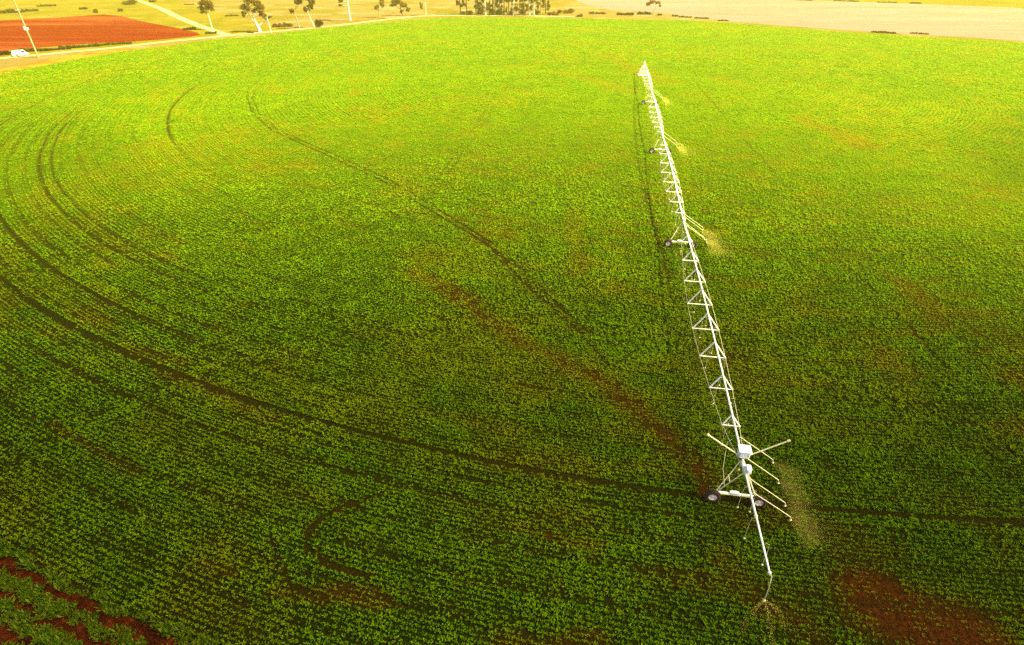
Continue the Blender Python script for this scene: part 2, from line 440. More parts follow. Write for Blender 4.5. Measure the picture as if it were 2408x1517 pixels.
pp = lambda L: [ground(*p) for p in L]
ribbon('dirt_road', pp([(-160, 158), (-60, 145), (0, 137), (89, 129), (167, 121.5), (245, 114.5), (375, 99.5), (450, 92), (527, 84), (564, 80.5), (640, 74), (739, 65), (814, 57), (877, 49.5), (930, 43.5), (989, 38), (1064, 36.2), (1164, 36.5), (1260, 37.5), (1350, 39)]), 5.2, -.03, M['road'])
ribbon('dirt_track', pp([(300, -6), (344, 7.5), (382, 22), (419, 40), (463, 58), (500, 71), (540, 84)]), 5.5, -.04, M['road'])
sheet('ploughed_field', pp([(-260, 135), (-120, 131), (0, 121), (89, 112), (156, 106), (226, 101), (300, 98), (374, 93), (440, 87), (471, 82), (463, 76), (419, 66), (370, 57), (330, 49), (282, 37), (244, 34), (134, 41), (0, 48), (-120, 56), (-300, 70)]), -.06, M['red_soil'])
sheet('stubble_field', pp([(1345, -4), (1380, 11), (1437, 24), (1500, 26), (1532, 28), (1598, 36), (1637, 41), (1720, 51), (1850, 61), (2021, 73), (2210, 84), (2408, 96), (2600, 110), (2900, 128), (2900, 58), (2600, 31), (2408, 20), (2230, 12), (2053, 6), (1810, -2), (1600, -12), (1420, -16)]), -.07, M['stubble'])
sheet('pasture', pp([(-320, -6), (150, -14), (400, -8), (425, 4), (500, 25), (582, 46), (655, 63), (690, 69), (640, 73.5), (564, 79.5), (527, 83.5), (450, 91), (375, 99), (245, 114), (167, 121), (89, 128.5), (0, 136), (-160, 156), (-330, 178)]), -.10, M['pasture'])
sheet('far_pasture', pp([(1810, -4), (2053, 4), (2230, 10), (2408, 18), (2700, 40), (2900, 20), (2600, -25), (2200, -40), (1800, -40), (1600, -22)]), -.08, M['green_strip'])

# ------------------------------------------------------------------ the crop
def leaf_variants(nv, k, spread, h, leaf, wide, rise=.5):
    """nv little plants of k leaves; each leaf a bent-free quad running up and out"""
    V = np.zeros((nv, k, 4, 3))
    for v in range(nv):
        for j in range(k):
            az = 2 * PI * (j / k) + RNG.uniform(-.6, .6); el = RNG.uniform(.05, 1.25) * rise * 1.6
            base = np.array([RNG.normal(0, spread * .25), RNG.normal(0, spread * .25), h * RNG.uniform(.25, .75)])
            L = leaf * RNG.uniform(.7, 1.25); W = wide * RNG.uniform(.7, 1.2)
            d = np.array([math.cos(az) * math.cos(el), math.sin(az) * math.cos(el), math.sin(el)])
            s = np.array([-math.sin(az), math.cos(az), RNG.uniform(-.5, .5)]); s /= np.linalg.norm(s)
            m = base + d * L * .55
            V[v, j] = [base, m - s * W / 2, base + d * L, m + s * W / 2]
    return V
def scatter(x, y, size, var):
    n = len(x); vi = RNG.integers(0, len(var), n); a = RNG.uniform(0, 2 * PI, n)
    P = var[vi]                                       # n,k,4,3
    c, s = np.cos(a)[:, None, None], np.sin(a)[:, None, None]
    sz = size[:, None, None]
    X = (P[..., 0] * c - P[..., 1] * s) * sz + x[:, None, None]
    Y = (P[..., 0] * s + P[..., 1] * c) * sz + y[:, None, None]
    Z = P[..., 2] * sz
    return np.stack([X, Y, Z], -1)

HALF = math.tan(math.radians(46.5))
def seen(x, y, pad=4.0):
    return (np.abs(x) < pad + 12 + (y + 6) * HALF) & (y > 15)

def rows(rstep, astep, dmin, dmax, jit_r, jit_a):
    """points along circles round the pivot, between two distances from where we stand"""
    out_x = []; out_y = []
    R = rstep * np.arange(int(4 / rstep), int(262 / rstep))
    for r in R:
        # angles worth looking at
        na = int(2 * PI * r / astep)
        a = np.arange(na) * (2 * PI / na) + RNG.uniform(0, 1)
        x = PVX + r * np.cos(a); y = PVY + r * np.sin(a)
        d = np.hypot(x, y)
        k = (d > dmin) & (d < dmax) & seen(x, y)
        if not k.any(): continue
        a = a[k] + RNG.normal(0, jit_a / r, k.sum()); rr = r + RNG.normal(0, jit_r, k.sum())
        out_x.append(PVX + rr * np.cos(a)); out_y.append(PVY + rr * np.sin(a))
    x = np.concatenate(out_x); y = np.concatenate(out_y)
    ins = np.hypot(x - PVX, y - PVY) < redge(np.arctan2(y - PVY, x - PVX)) - .15 - .5 * vnoise(x, y, 1.3)
    return x[ins], y[ins]

crop_V = []; crop_t = []; crop_d = []
def crop_band(rstep, astep, dmin, dmax, var, jr, ja, smin, smax, gw=0.0):
    x, y = rows(rstep, astep, dmin, dmax, jr, ja)
    thin, gap, dry = marks(x, y, gw)
    n = len(x); u = np.clip(.35 * RNG.random(n) + .65 * sstep(.2, .8, .6 * vnoise(x, y, 1.1, 5.5, 2.2) + .4 * vnoise(x, y, .45, 1.5, 9.2)), 0, 1)
    vig = .62 + .38 * fbm(x, y, 2.2, 40.0) * 2 * .9
    d = np.hypot(x, y); w0 = (1 if dmin < 20 else sstep(dmin, dmin * 1.18, d)) * (1 if dmax > 400 else 1 - sstep(dmax / 1.18, dmax, d))
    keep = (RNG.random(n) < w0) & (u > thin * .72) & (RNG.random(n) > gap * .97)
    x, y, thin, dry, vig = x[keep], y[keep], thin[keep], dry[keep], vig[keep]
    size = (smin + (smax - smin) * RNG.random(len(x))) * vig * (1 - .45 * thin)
    V = scatter(x, y, size, var); k = V.shape[1]
    crop_V.append(V.reshape(-1, 4, 3))
    pt = np.clip(.25 + .5 * fbm(x, y, 6.0, 3.0) + RNG.normal(0, .14, len(x)), 0, 1)
    t = np.clip(pt[:, None] + RNG.normal(0, .32 if dmin < 90 else .14, (len(x), k)), 0, 1)
    crop_t.append(t.reshape(-1))
    dd = np.clip(dry[:, None] * RNG.uniform(.3, 1.2, (len(x), k)) + (RNG.random((len(x), k)) < .02) * .6, 0, 1)
    crop_d.append(dd.reshape(-1))
VA = leaf_variants(40, 7, .17, .26, .165, .088)
VB = leaf_variants(30, 6, .20, .26, .20, .115)
VC = leaf_variants(30, 6, .30, .26, .27, .155, .44)
VD = leaf_variants(30, 6, .50, .25, .40, .24, .38)
VE = leaf_variants(30, 6, .80, .24, .54, .33, .30)
crop_band(.42, .165, 15, 66, VA, .055, .06, .50, 1.40)
crop_band(.47, .25, 56, 112, VB, .05, .10, .6, 1.35, .05)
crop_band(.66, .36, 95, 190, VC, .07, .2, .65, 1.3, .02)
crop_band(1.12, .40, 160, 300, VD, .10, .3, .75, 1.2, .06)
crop_band(1.30, .74, 250, 500, VE, .25, .4, .9, 1.25, .12)
V = np.concatenate(crop_V)
print('crop leaves', len(V))
o = quads_object('crop', V, M['crop'], dict(tint=np.concatenate(crop_t), dry=np.concatenate(crop_d)))
tag(o, 'bright green leafy crop planted in rows that circle the pivot', 'crop', kind='stuff')

# weeds between the red wheel lines outside the field, bottom left
def weeds():
    x = RNG.uniform(-75, 4, 240000); y = RNG.uniform(12, 62, 240000)
    r = np.hypot(x - PVX, y - PVY) - .4 + (fbm(x, y, 1.6, 8.0) - .5) * 1.7
    k = (r > 229.7) & (r < 250) & (np.abs(x) < 16 + (y + 6) * HALF)
    red = np.minimum.reduce([np.abs(r - 230.6) / .56, np.abs(r - 232.4) / .46, np.abs(r - 234.2) / .55, np.abs(r - 236.6) / .5])
    k &= red > .85
    x, y = x[k], y[k]
    k2 = RNG.random(len(x)) < .55; x, y = x[k2], y[k2]; s = (.25 + 1.9 * fbm(x, y, 1.5, 77.0) ** 1.4) * RNG.uniform(.7, 1.3, len(x))
    var = leaf_variants(20, 9, .3, .34, .30, .09, .8)
    V = scatter(x, y, s, var); k = V.shape[1]
    t = np.clip(RNG.normal(.4, .25, (len(x), k)), 0, 1); d = np.clip(RNG.normal(.1, .2, (len(x), k)), 0, 1)
    o = quads_object('grass', V.reshape(-1, 4, 3), M['verge'], dict(tint=t.reshape(-1), dry=d.reshape(-1)))
    tag(o, 'rough green weeds growing between the red earth wheel lines beside the crop', 'grass', kind='stuff')
weeds()

# ------------------------------------------------------------------ the irrigation machine
ROT = math.atan2(AY, AX)
root = empty('irrigation_machine', (PVX, PVY, 0), ROT)
tag(root, 'long white galvanised centre pivot irrigation machine on wheeled towers standing across the green crop', 'irrigation machine')
# local axes: x outward along the pipe, y across (towards the sunny side), z up
ZT = 4.3
def pipe_z(s):
    if s >= LEN: return ZT - .012 * (s - LEN)
    t = (s / SPAN) % 1.0
    return ZT + .55 * 4 * t * (1 - t)

TD = [.95, 1.4, 1.75, 1.95, 1.95, 1.75, 1.4, .95]; TW = [.78, 1.12, 1.38, 1.52, 1.52, 1.38, 1.12, .78]
def make_span(i):
    s0, s1 = i * SPAN + (.5 if i == 0 else 0), (i + 1) * SPAN
    mb = MB()
    ss = np.linspace(s0, s1, 28); mb.tube([(s, 0, pipe_z(s)) for s in ss], .095, 10)
    for s in np.linspace(s0 + .4, s1 - .4, 8):          # flanges
        mb.tube([(s - .04, 0, pipe_z(s)), (s + .04, 0, pipe_z(s))], .17, 10)
    p = mb.build('span_pipe', M['galv'], root, True)
    nodes = []
    for k in range(8):
        s = i * SPAN + SPAN * (k + 1) / 9; z = pipe_z(s); d, w = TD[k], TW[k]
        b = MB()
        for sg in (-1, 1):
            b.tube([(s - .55, 0, z - .08), (s, sg * w, z - d)], .08, 6)
        b.tube([(s, -w, z - d), (s, w, z - d)], .06, 6)
        for sg in (-1, 1): b.box((s, sg * w, z - d), (.16, .12, .12))
        b.build('truss_strut', M['galv'], p)
        nodes.append((s, w, z - d))
    for sg in (-1, 1):
        b = MB(); pts = [(s0, sg * .12, pipe_z(s0) - .12)] + [(s, sg * w, z) for s, w, z in nodes] + [(s1, sg * .12, pipe_z(s1) - .12)]
        b.tube(pts, .018, 5); b.build('truss_rod', M['galv_dull'], p)
    n = 17
    for k in range(n):
        s = i * SPAN + 2.2 + (SPAN - 4.4) * k / (n - 1); z = pipe_z(s); sg = -1 if k % 2 else 1
        b = MB()
        pts = [(s, 0, z + .1), (s, sg * .18, z + .36), (s, sg * .42, z + .30), (s, sg * .52, z - .1), (s, sg * .52 + RNG.normal(0, .03), z - 1.2), (s + RNG.normal(0, .05), sg * .52 + RNG.normal(0, .06), 1.75)]
        b.tube(pts, .017, 5)
        b.lathe([(-.11, .01), (-.10, .07), (-.02, .085), (.02, .03), (.10, .025)], (pts[-1][0], pts[-1][1], 1.68), 'z', 8)
        b.build('drop_hose', M['hose'], p)
for i in range(4): make_span(i)

# overhang past the last tower
mb = MB(); ss = np.linspace(LEN, LEN + 10.0, 8); mb.tube([(s, 0, pipe_z(s)) for s in ss], [.10 - .004 * k for k in range(8)], 10)
for s in (LEN + .5, LEN + 5, LEN + 9.8): mb.tube([(s - .04, 0, pipe_z(s)), (s + .04, 0, pipe_z(s))], .145, 10)
over = mb.build('overhang_pipe', M['galv'], root, True)
for s, sg in ((LEN + 2.4, -1), (LEN + 2.7, 1), (LEN + 5.4, -1), (LEN + 7.6, 1)):
    z = pipe_z(s); b = MB()
    b.tube([(s, 0, z + .08), (s, sg * .2, z + .28), (s, sg * .42, z + .15), (s, sg * .45, z - .5), (s, sg * .45, 2.1)], .018, 5)
    b.lathe([(-.11, .01), (-.10, .07), (-.02, .085), (.02, .03), (.10, .025)], (s, sg * .45, 2.03), 'z', 8)
    b.build('drop_hose', M['hose'], over)
sE = LEN + 10.0; zE = pipe_z(sE)
b = MB(); b.tube([(sE - .1, 0, zE + .05), (sE + .15, .03, zE + .12), (sE + .35, .0, zE - .3), (sE + .42, .03, zE - 1.2), (sE + .4, .05, 1.95)], .045, 6)
b.lathe([(-.14, .01), (-.12, .09), (-.02, .11), (.03, .04), (.12, .03)], (sE + .4, .05, 1.88), 'z', 8)
b.build('end_hose', M['hose'], over)

def wheel_mesh():
    n = 30; t = MB()
    prof = [(-.15, .36), (-.19, .46), (-.185, .58), (-.13, .645), (0, .66), (.13, .645), (.185, .58), (.19, .46), (.15, .36)]
    t.lathe(prof, (0, 0, 0), 'x', n)
    for k in range(18):                                  # tread bars
        a = 2 * PI * k / 18
        for sg in (-1, 1):
            t.box((sg * .08, math.cos(a + sg * .09) * .665, math.sin(a + sg * .09) * .665), (.17, .07, .06), Matrix.Rotation(a, 3, 'X') @ Matrix.Rotation(sg * .5, 3, 'Y'))
    h = MB()
    for sg in (-1, 1):
        h.lathe([(sg * .12, .37), (sg * .15, .365), (sg * .14, .32), (sg * .06, .29), (sg * .05, .15), (sg * .11, .13), (sg * .13, .06), (sg * .13, .001)], (0, 0, 0), 'x', n)
    for k in range(8):
        a = 2 * PI * k / 8
        for sg in (-1, 1): h.box((sg * .125, math.cos(a) * .10, math.sin(a) * .10), (.03, .025, .025))
    return t, h
WT, WH = wheel_mesh()
rim0 = WH.build('wheel', M['hub'], root, True); tyre0 = WT.build('tyre', M['tyre'], rim0, True)
first = [True]
def put_wheel(s, y):
    global rim0
    if first[0]: r = rim0; first[0] = False
    else:
        r = rim0.copy(); COL.objects.link(r); r.parent = root
        t = tyre0.copy(); COL.objects.link(t); t.parent = r
    r.location = (s, y, .66); r.rotation_euler = (RNG.uniform(0, 1), 0, 0)
WB = 1.93
def make_tower(i):
    s = (i + 1) * SPAN
    for y in (-WB, WB): put_wheel(s + .34, y)
    b = MB(); b.box((s, 0, .86), (.20, 2 * WB - .35, .18), None, .02)
    for y in (-1, 1):
        b.tube([(s - .05, y * WB, .66), (s + .30, y * WB, .66)], .06, 8)
        b.box((s, y * (WB - .12), .74), (.26, .42, .34), None, .04)
    beam = b.build('base_beam', M['galv'], root)
    g = MB(); g.box((s, -.15, 1.04), (.30, .62, .26), None, .05); g.tube([(s, -.5, 1.04), (s, .25, 1.04)], .13, 10); g.build('drive_motor', M['white'], beam)
    sh = MB(); sh.tube([(s + .14, -WB + .2, .86), (s + .14, WB - .2, .86)], .028, 6); sh.build('drive_shaft', M['galv_dull'], beam)
    for y in (-1, 1):
        l = MB()
        l.tube([(s - .75, y * .10, pipe_z(s - .75) - .05), (s - .06, y * (WB - .28), .93)], .05, 6)
        l.tube([(s + .62, y * .10, ZT - .06), (s + .06, y * (WB - .28), .93)], .05, 6)
        l.tube([(s - .42, y * .9, 2.72), (s + .36, y * .9, 2.72)], .03, 6)
        l.build('tower_leg', M['galv_dull'], root)
    top = MB(); top.box((s - .05, 0, ZT - .16), (1.5, .26, .14), None, .02); top.tube([(s - .2, 0, ZT), (s + .2, 0, ZT)], .20, 12)
    j = top.build('tower_cap', M['galv'], root)
    # spray booms carried out behind the wheels
    for ds in ((-3.2, -.9, 1.5, 2.9) if i == 3 else (-3.0, -1.9, .9, 1.9) if i == 2 else (-2.4, 1.2)):
        z = pipe_z(s + ds); L = 3.5 + RNG.uniform(-.15, .15)
        bb = MB()
        bb.tube([(s + ds, 0, z + .08), (s + ds, .22, z + .22), (s + ds, .55, z - .05), (s + ds + .05, L * .6, z - 1.05), (s + ds + .08, L, z - 2.0), (s + ds + .08, L + .1, z - 2.25)], .036, 6)
        bb.lathe([(-.12, .01), (-.10, .07), (-.02, .09), (.02, .035), (.10, .03)], (s + ds + .08, L + .1, z - 2.33), 'z', 8)
        bb.build('spray_boom', M['hose' if i < 3 else 'galv_dull'], root)
    cb = MB(); cb.box((s - .1, .02, ZT + .42), (.34, .30, .40), None, .03); 
    if i < 3: cb.build('control_box', M['white'], root)
for i in range(4): make_tower(i)

# control cabinet and raised antenna arms at the last tower
sc_ = LEN - 1.15; zc = pipe_z(sc_)
b = MB(); b.box((sc_, .08, zc + .5), (.8, .9, .75), None, .06); b.box((sc_, .08, zc + .9), (.95, 1.05, .06), None, .02); b.tube([(sc_, .08, zc), (sc_, .08, zc + .2)], .2, 10)
cab = b.build('control_cabinet', M['white'], root)
d = MB(); d.box((sc_ + .415, .08, zc + .5), (.035, .74, .6), None, .01); dd = d.build('cabinet_door', M['white'], cab)
d = MB(); d.box((sc_ + .45, .32, zc + .5), (.04, .04, .16)); d.build('door_handle', M['plastic'], cab)
b = MB(); b.box((LEN + .45, .22, ZT + .28), (.6, .42, .42), None, .05); b.tube([(LEN + .1, .22, ZT + .28), (LEN + .95, .22, ZT + .28)], .15, 10); b.build('junction_box', M['white'], root)
for sg, dx, dz, nm in ((-1, 3.15, 2.0, 'a'), (1, 3.3, 2.3, 'b')):
    a = MB(); p0 = Vector((sc_ + .2, sg * .3, zc + .25)); p1 = Vector((sc_ - .05, sg * dx, zc + dz))
    a.tube([p0, p1], .058, 8); q = (p1 - p0).normalized()
    a.tube([p1 - q * .12, p1 + q * .10], .10, 8)
    a.build('outrigger_arm', M['galv_dull'], root)
b = MB(); b.tube([(LEN - 3.4, -.35, zc - .2), (LEN - 3.3, -.75, zc - .6), (LEN - 1.5, -1.1, 2.3), (LEN - .2, -1.05, 1.6)], .02, 5); b.build('drop_hose', M['hose'], root)

# pivot point: pyramid of legs, riser, swivel elbow and panel
pv = MB()
for sx in (-1, 1):
    for sy in (-1, 1): pv.tube([(sx * 1.7, sy * 1.7, .12), (sx * .28, sy * .28, 4.1)], .075, 6)
for z, k in ((1.2, 1.32), (2.6, .83), (4.0, .33)):
    c = [(k, k, z), (k, -k, z), (-k, -k, z), (-k, k, z)]
    for q in range(4): pv.tube([c[q], c[(q + 1) % 4]], .05, 6)
pt = pv.build('pivot_tower', M['galv'], root)
b = MB(); b.tube([(0, 0, 0.1), (0, 0, 4.4), (.12, 0, 4.62), (.5, 0, pipe_z(.5))], .16, 10); b.tube([(0, 0, 4.35), (0, 0, 4.65)], .26, 12); b.tube([(0, 0, 4.6), (0, 0, 5.25)], .06, 8); b.build('riser_pipe', M['galv'], pt, True)
b = MB(); b.box((.2, -1.35, 1.75), (.7, .45, 1.1), None, .04); b.box((.2, -1.05, 2.0), (.9, .3, .1)); b.build('control_panel', M['white'], pt)
b = MB(); b.box((0, 0, .04), (4.2, 4.2, .24), None, .03); b.build('concrete_pad', M['concrete'], pt)

# ------------------------------------------------------------------ water in the air
def water_mat():
    m, nt, out = newmat('water_drops')
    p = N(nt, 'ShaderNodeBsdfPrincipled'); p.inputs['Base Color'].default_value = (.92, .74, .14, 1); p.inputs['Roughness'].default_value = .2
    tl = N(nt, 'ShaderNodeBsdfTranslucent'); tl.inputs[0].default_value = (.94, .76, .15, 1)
    mx = N(nt, 'ShaderNodeMixShader'); mx.inputs[0].default_value = .5
    nt.links.new(p.outputs[0], mx.inputs[1]); nt.links.new(tl.outputs[0], mx.inputs[2])
    tp = N(nt, 'ShaderNodeBsdfTransparent'); m2 = N(nt, 'ShaderNodeMixShader'); m2.inputs[0].default_value = .30
    nt.links.new(tp.outputs[0], m2.inputs[1]); nt.links.new(mx.outputs[0], m2.inputs[2])
    nt.links.new(m2.outputs[0], out.inputs[0])
    return m
M['water'] = water_mat()
def mist_mat():
    m = bpy.data.materials.new('spray_mist'); m.use_nodes = True; nt = m.node_tree; nt.nodes.clear()
    o_ = nt.nodes.new('ShaderNodeOutputMaterial'); v = nt.nodes.new('ShaderNodeVolumePrincipled')
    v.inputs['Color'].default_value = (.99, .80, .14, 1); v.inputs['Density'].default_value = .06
    nt.links.new(v.outputs[0], o_.inputs['Volume']); return m
M['mist'] = mist_mat()
def l2w(s, y): return PVX + AX * s + BX * y, PVY + AY * s + BY * y
def drops(name, pts, size, label, vel=None, kind=None):
    """one mesh of falling drops; pts (n,3) world; each drop two crossed slivers drawn out along its fall"""
    pts = np.asarray(pts); n = len(pts)
    v = np.tile([[.25, 0, -1.0]], (n, 1)) if vel is None else vel
    v = v / np.linalg.norm(v, axis=1)[:, None]
    r = RNG.normal(size=(n, 3)); s = np.cross(v, r); s /= np.linalg.norm(s, axis=1)[:, None]; s2 = np.cross(v, s)
    L = (size * RNG.uniform(1.2, 3.2, n))[:, None]; W = (size * RNG.uniform(.35, .7, n))[:, None]
    Q = []
    for e in (s, s2): Q.append(np.stack([pts - v * L, pts - e * W, pts + v * L, pts + e * W], 1))
    o = quads_object(name, np.concatenate(Q), M['water'])
    tag(o, label, 'water spray', kind=kind)
    return o
def plume(nozzles, n, drift, spread):
    out = []; vel = []
    for (s, y, z) in nozzles:
        t = RNG.random(n) ** .6; a = RNG.uniform(0, 2 * PI, n); rad = RNG.random(n) ** .6
        ls = s + np.cos(a) * rad * t * spread + drift[0] * t; ly = y + np.sin(a) * rad * t * spread + drift[1] * t
        zz = z * (1 - t ** 1.9 * .97) + RNG.normal(0, .05, n); zz = np.maximum(zz, .3)
        x, yy = l2w(ls, ly); out.append(np.stack([x, yy, zz], 1))
        vx = np.cos(a) * rad * spread + drift[0]; vy = np.sin(a) * rad * spread + drift[1]
        vel.append(np.stack([AX * vx + BX * vy, AY * vx + BY * vy, -z * 1.9 * np.maximum(t, .15)], 1))
    return np.concatenate(out), np.concatenate(vel)
names = {3: 'golden fan of water drops drifting right of the nearest wheeled tower', 2: 'pale water drops spraying right of the second nearest wheeled tower',
         1: 'faint mist of water drops right of the third wheeled tower', 0: 'thin faint spray at the wheeled tower nearest the pivot'}
for i, n, sz in ((3, 7000, .0055), (2, 5000, .008), (1, 2600, .013), (0, 900, .02)):
    s = (i + 1) * SPAN
    P, Vv = plume([(s + ds, 3.6, 2.0) for ds in ((-3.2, -.9, 1.5, 2.9) if i == 3 else (-3.0, -1.9, .9, 1.9) if i == 2 else (-2.4, 1.2))], n, (1.0, 2.8), 2.7)
    sp = drops('water_spray', P, sz, names[i], Vv)
    mb = MB()
    for ds in ((-3.2, -.9, 1.5, 2.9) if i == 3 else (-3.0, -1.9, .9, 1.9) if i == 2 else (-2.4, 1.2)):
        prof = []; n = 14
        for k in range(9):
            t = k / 8; c = (s + ds + .9 * t, 3.6 + 2.0 * t, 2.0 * (1 - t ** 1.8) + .25 * t); rr = .08 + 1.25 * t ** .7 if k < 7 else (1.05 if k == 7 else .3)
            x_, y_ = l2w(c[0], c[1]); prof.append((x_, y_, c[2] + .12, rr))
        vs = []; fs = []
        for k, (x_, y_, z_, rr) in enumerate(prof):
            for q in range(n):
                a = 2 * PI * q / n; rv = rr * (1 + .2 * math.sin(3 * a + k + ds * 5)); vs.append((x_ + rv * math.cos(a) * .9, y_ + rv * math.sin(a) * .9, z_ + rv * .25 * math.sin(a + 1)))
        for k in range(8):
            for q in range(n): fs.append((k * n + q, k * n + (q + 1) % n, (k + 1) * n + (q + 1) % n, (k + 1) * n + q))
        fs.append(tuple(reversed(range(n)))); fs.append(tuple(8 * n + q for q in range(n)))
        mb.face_block(vs, fs)
    ms = mb.build('mist', M['mist'], sp)
    import bmesh
    bm = bmesh.new(); bm.from_mesh(ms.data); bmesh.ops.recalc_face_normals(bm, faces=bm.faces[:]); bm.to_mesh(ms.data); bm.free()
nz = []
for i in range(4):
    for k in range(17):
        s = i * SPAN + 2.2 + (SPAN - 4.4) * k / 16; nz.append((s, -.52 if k % 2 else .52, 1.66))
P, Vv = plume(nz, 420, (.2, -.9), 1.7)
drops('water_drizzle', P, .016, 'thin curtain of water drops falling under the whole length of the pipe', Vv, kind='stuff')
# jets thrown by the nozzle on the end hose
jp = []; jv = []
for az, ln in ((.75, 2.3), (-.15, 2.6), (-1.1, 2.0)):
    n = 520; t = RNG.random(n)
    ls = sE + .4 + math.cos(az) * ln * t + RNG.normal(0, .04, n) * (1 + 4 * t); ly = .05 - math.sin(az) * ln * t + RNG.normal(0, .04, n) * (1 + 4 * t)
    zz = np.maximum(1.85 + .25 * t - 1.9 * t * t, .3); x, yy = l2w(ls, ly)
    jp.append(np.stack([x, yy, zz], 1)); vx, vy = math.cos(az) * ln, -math.sin(az) * ln
    jv.append(np.stack([np.full(n, AX * vx + BX * vy), np.full(n, AY * vx + BY * vy), .25 - 3.8 * t], 1))
drops('water_jets', np.concatenate(jp), .014, 'thin water jets thrown out from the hose at the near end of the pipe', np.concatenate(jv))

# ------------------------------------------------------------------ trees and shrubs
def clump_quads(cl, size, dens=2.6):
    """cl: list of (cx,cy,cz,rx,ry,rz,n): leafy sprays through each ellipsoid, denser to its shell, with gaps"""
    out = []
    for cx, cy, cz, rx, ry, rz, n in cl:
        n = int(n * dens); sub = max(6, n // 40)
        d = RNG.normal(size=(sub, 3)); d /= np.linalg.norm(d, axis=1)[:, None]
        c = d * (RNG.random(sub) ** .45)[:, None] * np.array([rx, ry, rz])
        idx = RNG.integers(0, sub, n)
        p = c[idx] + RNG.normal(0, 1, (n, 3)) * np.array([rx, ry, rz]) * .20 + np.array([cx, cy, cz])
        u = RNG.normal(size=(n, 3)); u /= np.linalg.norm(u, axis=1)[:, None]
        w = np.cross(u, RNG.normal(size=(n, 3))); w /= np.linalg.norm(w, axis=1)[:, None]
        L = (size * RNG.uniform(.6, 1.3, n))[:, None]; W = L * RNG.uniform(.35, .6, n)[:, None]
        out.append(np.stack([p - u * L, p - w * W, p + u * L, p + w * W], 1))
    V = np.concatenate(out); V[..., 2] = np.maximum(V[..., 2], .02)
    return V
def lf_attrs(n, dry=.1): return dict(tint=np.clip(RNG.normal(.45, .28, n), 0, 1), dry=np.clip(RNG.normal(dry, .2, n), 0, 1))
def tree(px, py, label, limbs, clumps, bark, leaf, group=None, leaf_size=.48, name='gum_tree', dy=0.0):
    """limbs: list of (points in metres (x right, z up, y away), radii); clumps likewise"""
    x, y = ground(px, py)
    o = empty(name, (x, y + dy, -.1), -math.atan2(x, y + dy)); tag(o, label, 'tree', group)
    b = MB()
    for pts, rs in limbs: b.tube(pts, rs, 7)
    b.build('trunk', M[bark], o, True)
    if clumps:
        V = clump_quads(clumps, leaf_size)
        quads_object('crown', V, M[leaf], lf_attrs(len(V)), o)
    return o
def shrub(px, py, w, h, label, leaf='shrub', group=None, n=None, name='shrub', dep=None, cat='shrub'):
    x, y = ground(px, py)
    k = max(1, int(round(w / max(h * 1.4, .8)))); cl = []
    for q in range(k):
        cx = (q + .5) / k * w - w / 2 + RNG.normal(0, .1 * w / k)
        hh = h * RNG.uniform(.7, 1.1)
        cl.append((cx, RNG.normal(0, .2), hh * .5, w / k * .62, (dep or h) * .6, hh * .55, n or int(120 + 60 * h)))
    o = empty(name, (x, y, -.1), -math.atan2(x, y)); tag(o, label, cat, group)
    b = MB()
    for q in range(2 + k): 
        cx = RNG.uniform(-.4, .4) * w
        b.tube([(cx, 0, 0), (cx + RNG.normal(0, .2), RNG.normal(0, .2), h * .6)], [.07, .03], 5)
    b.build('stem', M['bark_brown'], o)
    V = clump_quads(cl, min(.42, .16 + h * .1))
    quads_object('foliage', V, M[leaf], lf_attrs(len(V)), o)
    return o

tree(500, 70, 'small round-headed gum tree on a straight pale trunk where the dirt track meets the road', [([(0, 0, 0), (-.2, 0, 5), (-.4, 0, 9.5)], [.42, .32, .2]), ([(-.3, 0, 7.5), (-2.4, .5, 11)], [.16, .07]), ([(-.35, 0, 8.5), (2.0, -.4, 12)], [.16, .07])],
     [(-2.6, 0, 11.2, 2.4, 2.2, 2.4, 200), (1.6, .4, 13.6, 2.4, 2.4, 2.4, 240), (-.8, -.4, 15.2, 3.0, 2.6, 1.8, 230), (2.4, 0, 11.2, 1.4, 1.6, 1.3, 90)], 'bark_white', 'gum')
tree(612, 75, 'broad gum tree with a thick white forked trunk and golden brown crown', [([(0, 0, 0), (-.7, 0, 3.0), (-1.6, 0, 5.5)], [1.15, .9, .65]), ([(-1.3, 0, 4.6), (-4.0, .4, 9), (-5.2, .6, 12)], [.5, .32, .15]), ([(-1.5, 0, 5.2), (-1.9, -.4, 10), (-.8, -.5, 14)], [.5, .3, .14]), ([(-.6, 0, 3.0), (3.4, .2, 5.4), (6.0, .4, 7.0)], [.4, .22, .1]), ([(-1.6, 0, 8), (2.2, 0, 11.5)], [.25, .1])],
     [(-5.6, 0, 13.2, 2.8, 2.8, 2.6, 260), (-1.8, .6, 16.2, 3.8, 3.2, 2.3, 380), (2.4, -.4, 13.6, 2.6, 2.6, 2.8, 280), (3.2, 0, 9.6, 1.8, 1.6, 2.0, 150), (5.4, .2, 7.4, 2.3, 1.4, .9, 130), (-6.8, 0, 9.6, 1.4, 1.4, 1.6, 80), (-1.6, 0, 12, 1.8, 1.6, 1.4, 110)], 'bark_white', 'gum')
tree(638, 78, 'slender bare pale trunk standing just right of the white forked gum', [([(0, 0, 0), (-.3, 0, 5), (-.6, 0, 10)], [.3, .24, .1]), ([(-.4, 0, 7), (-2.0, 0, 8.8)], [.1, .05])], [(-1.6, 0, 9.6, 1.0, .9, .8, 40)], 'bark_white', 'gum')
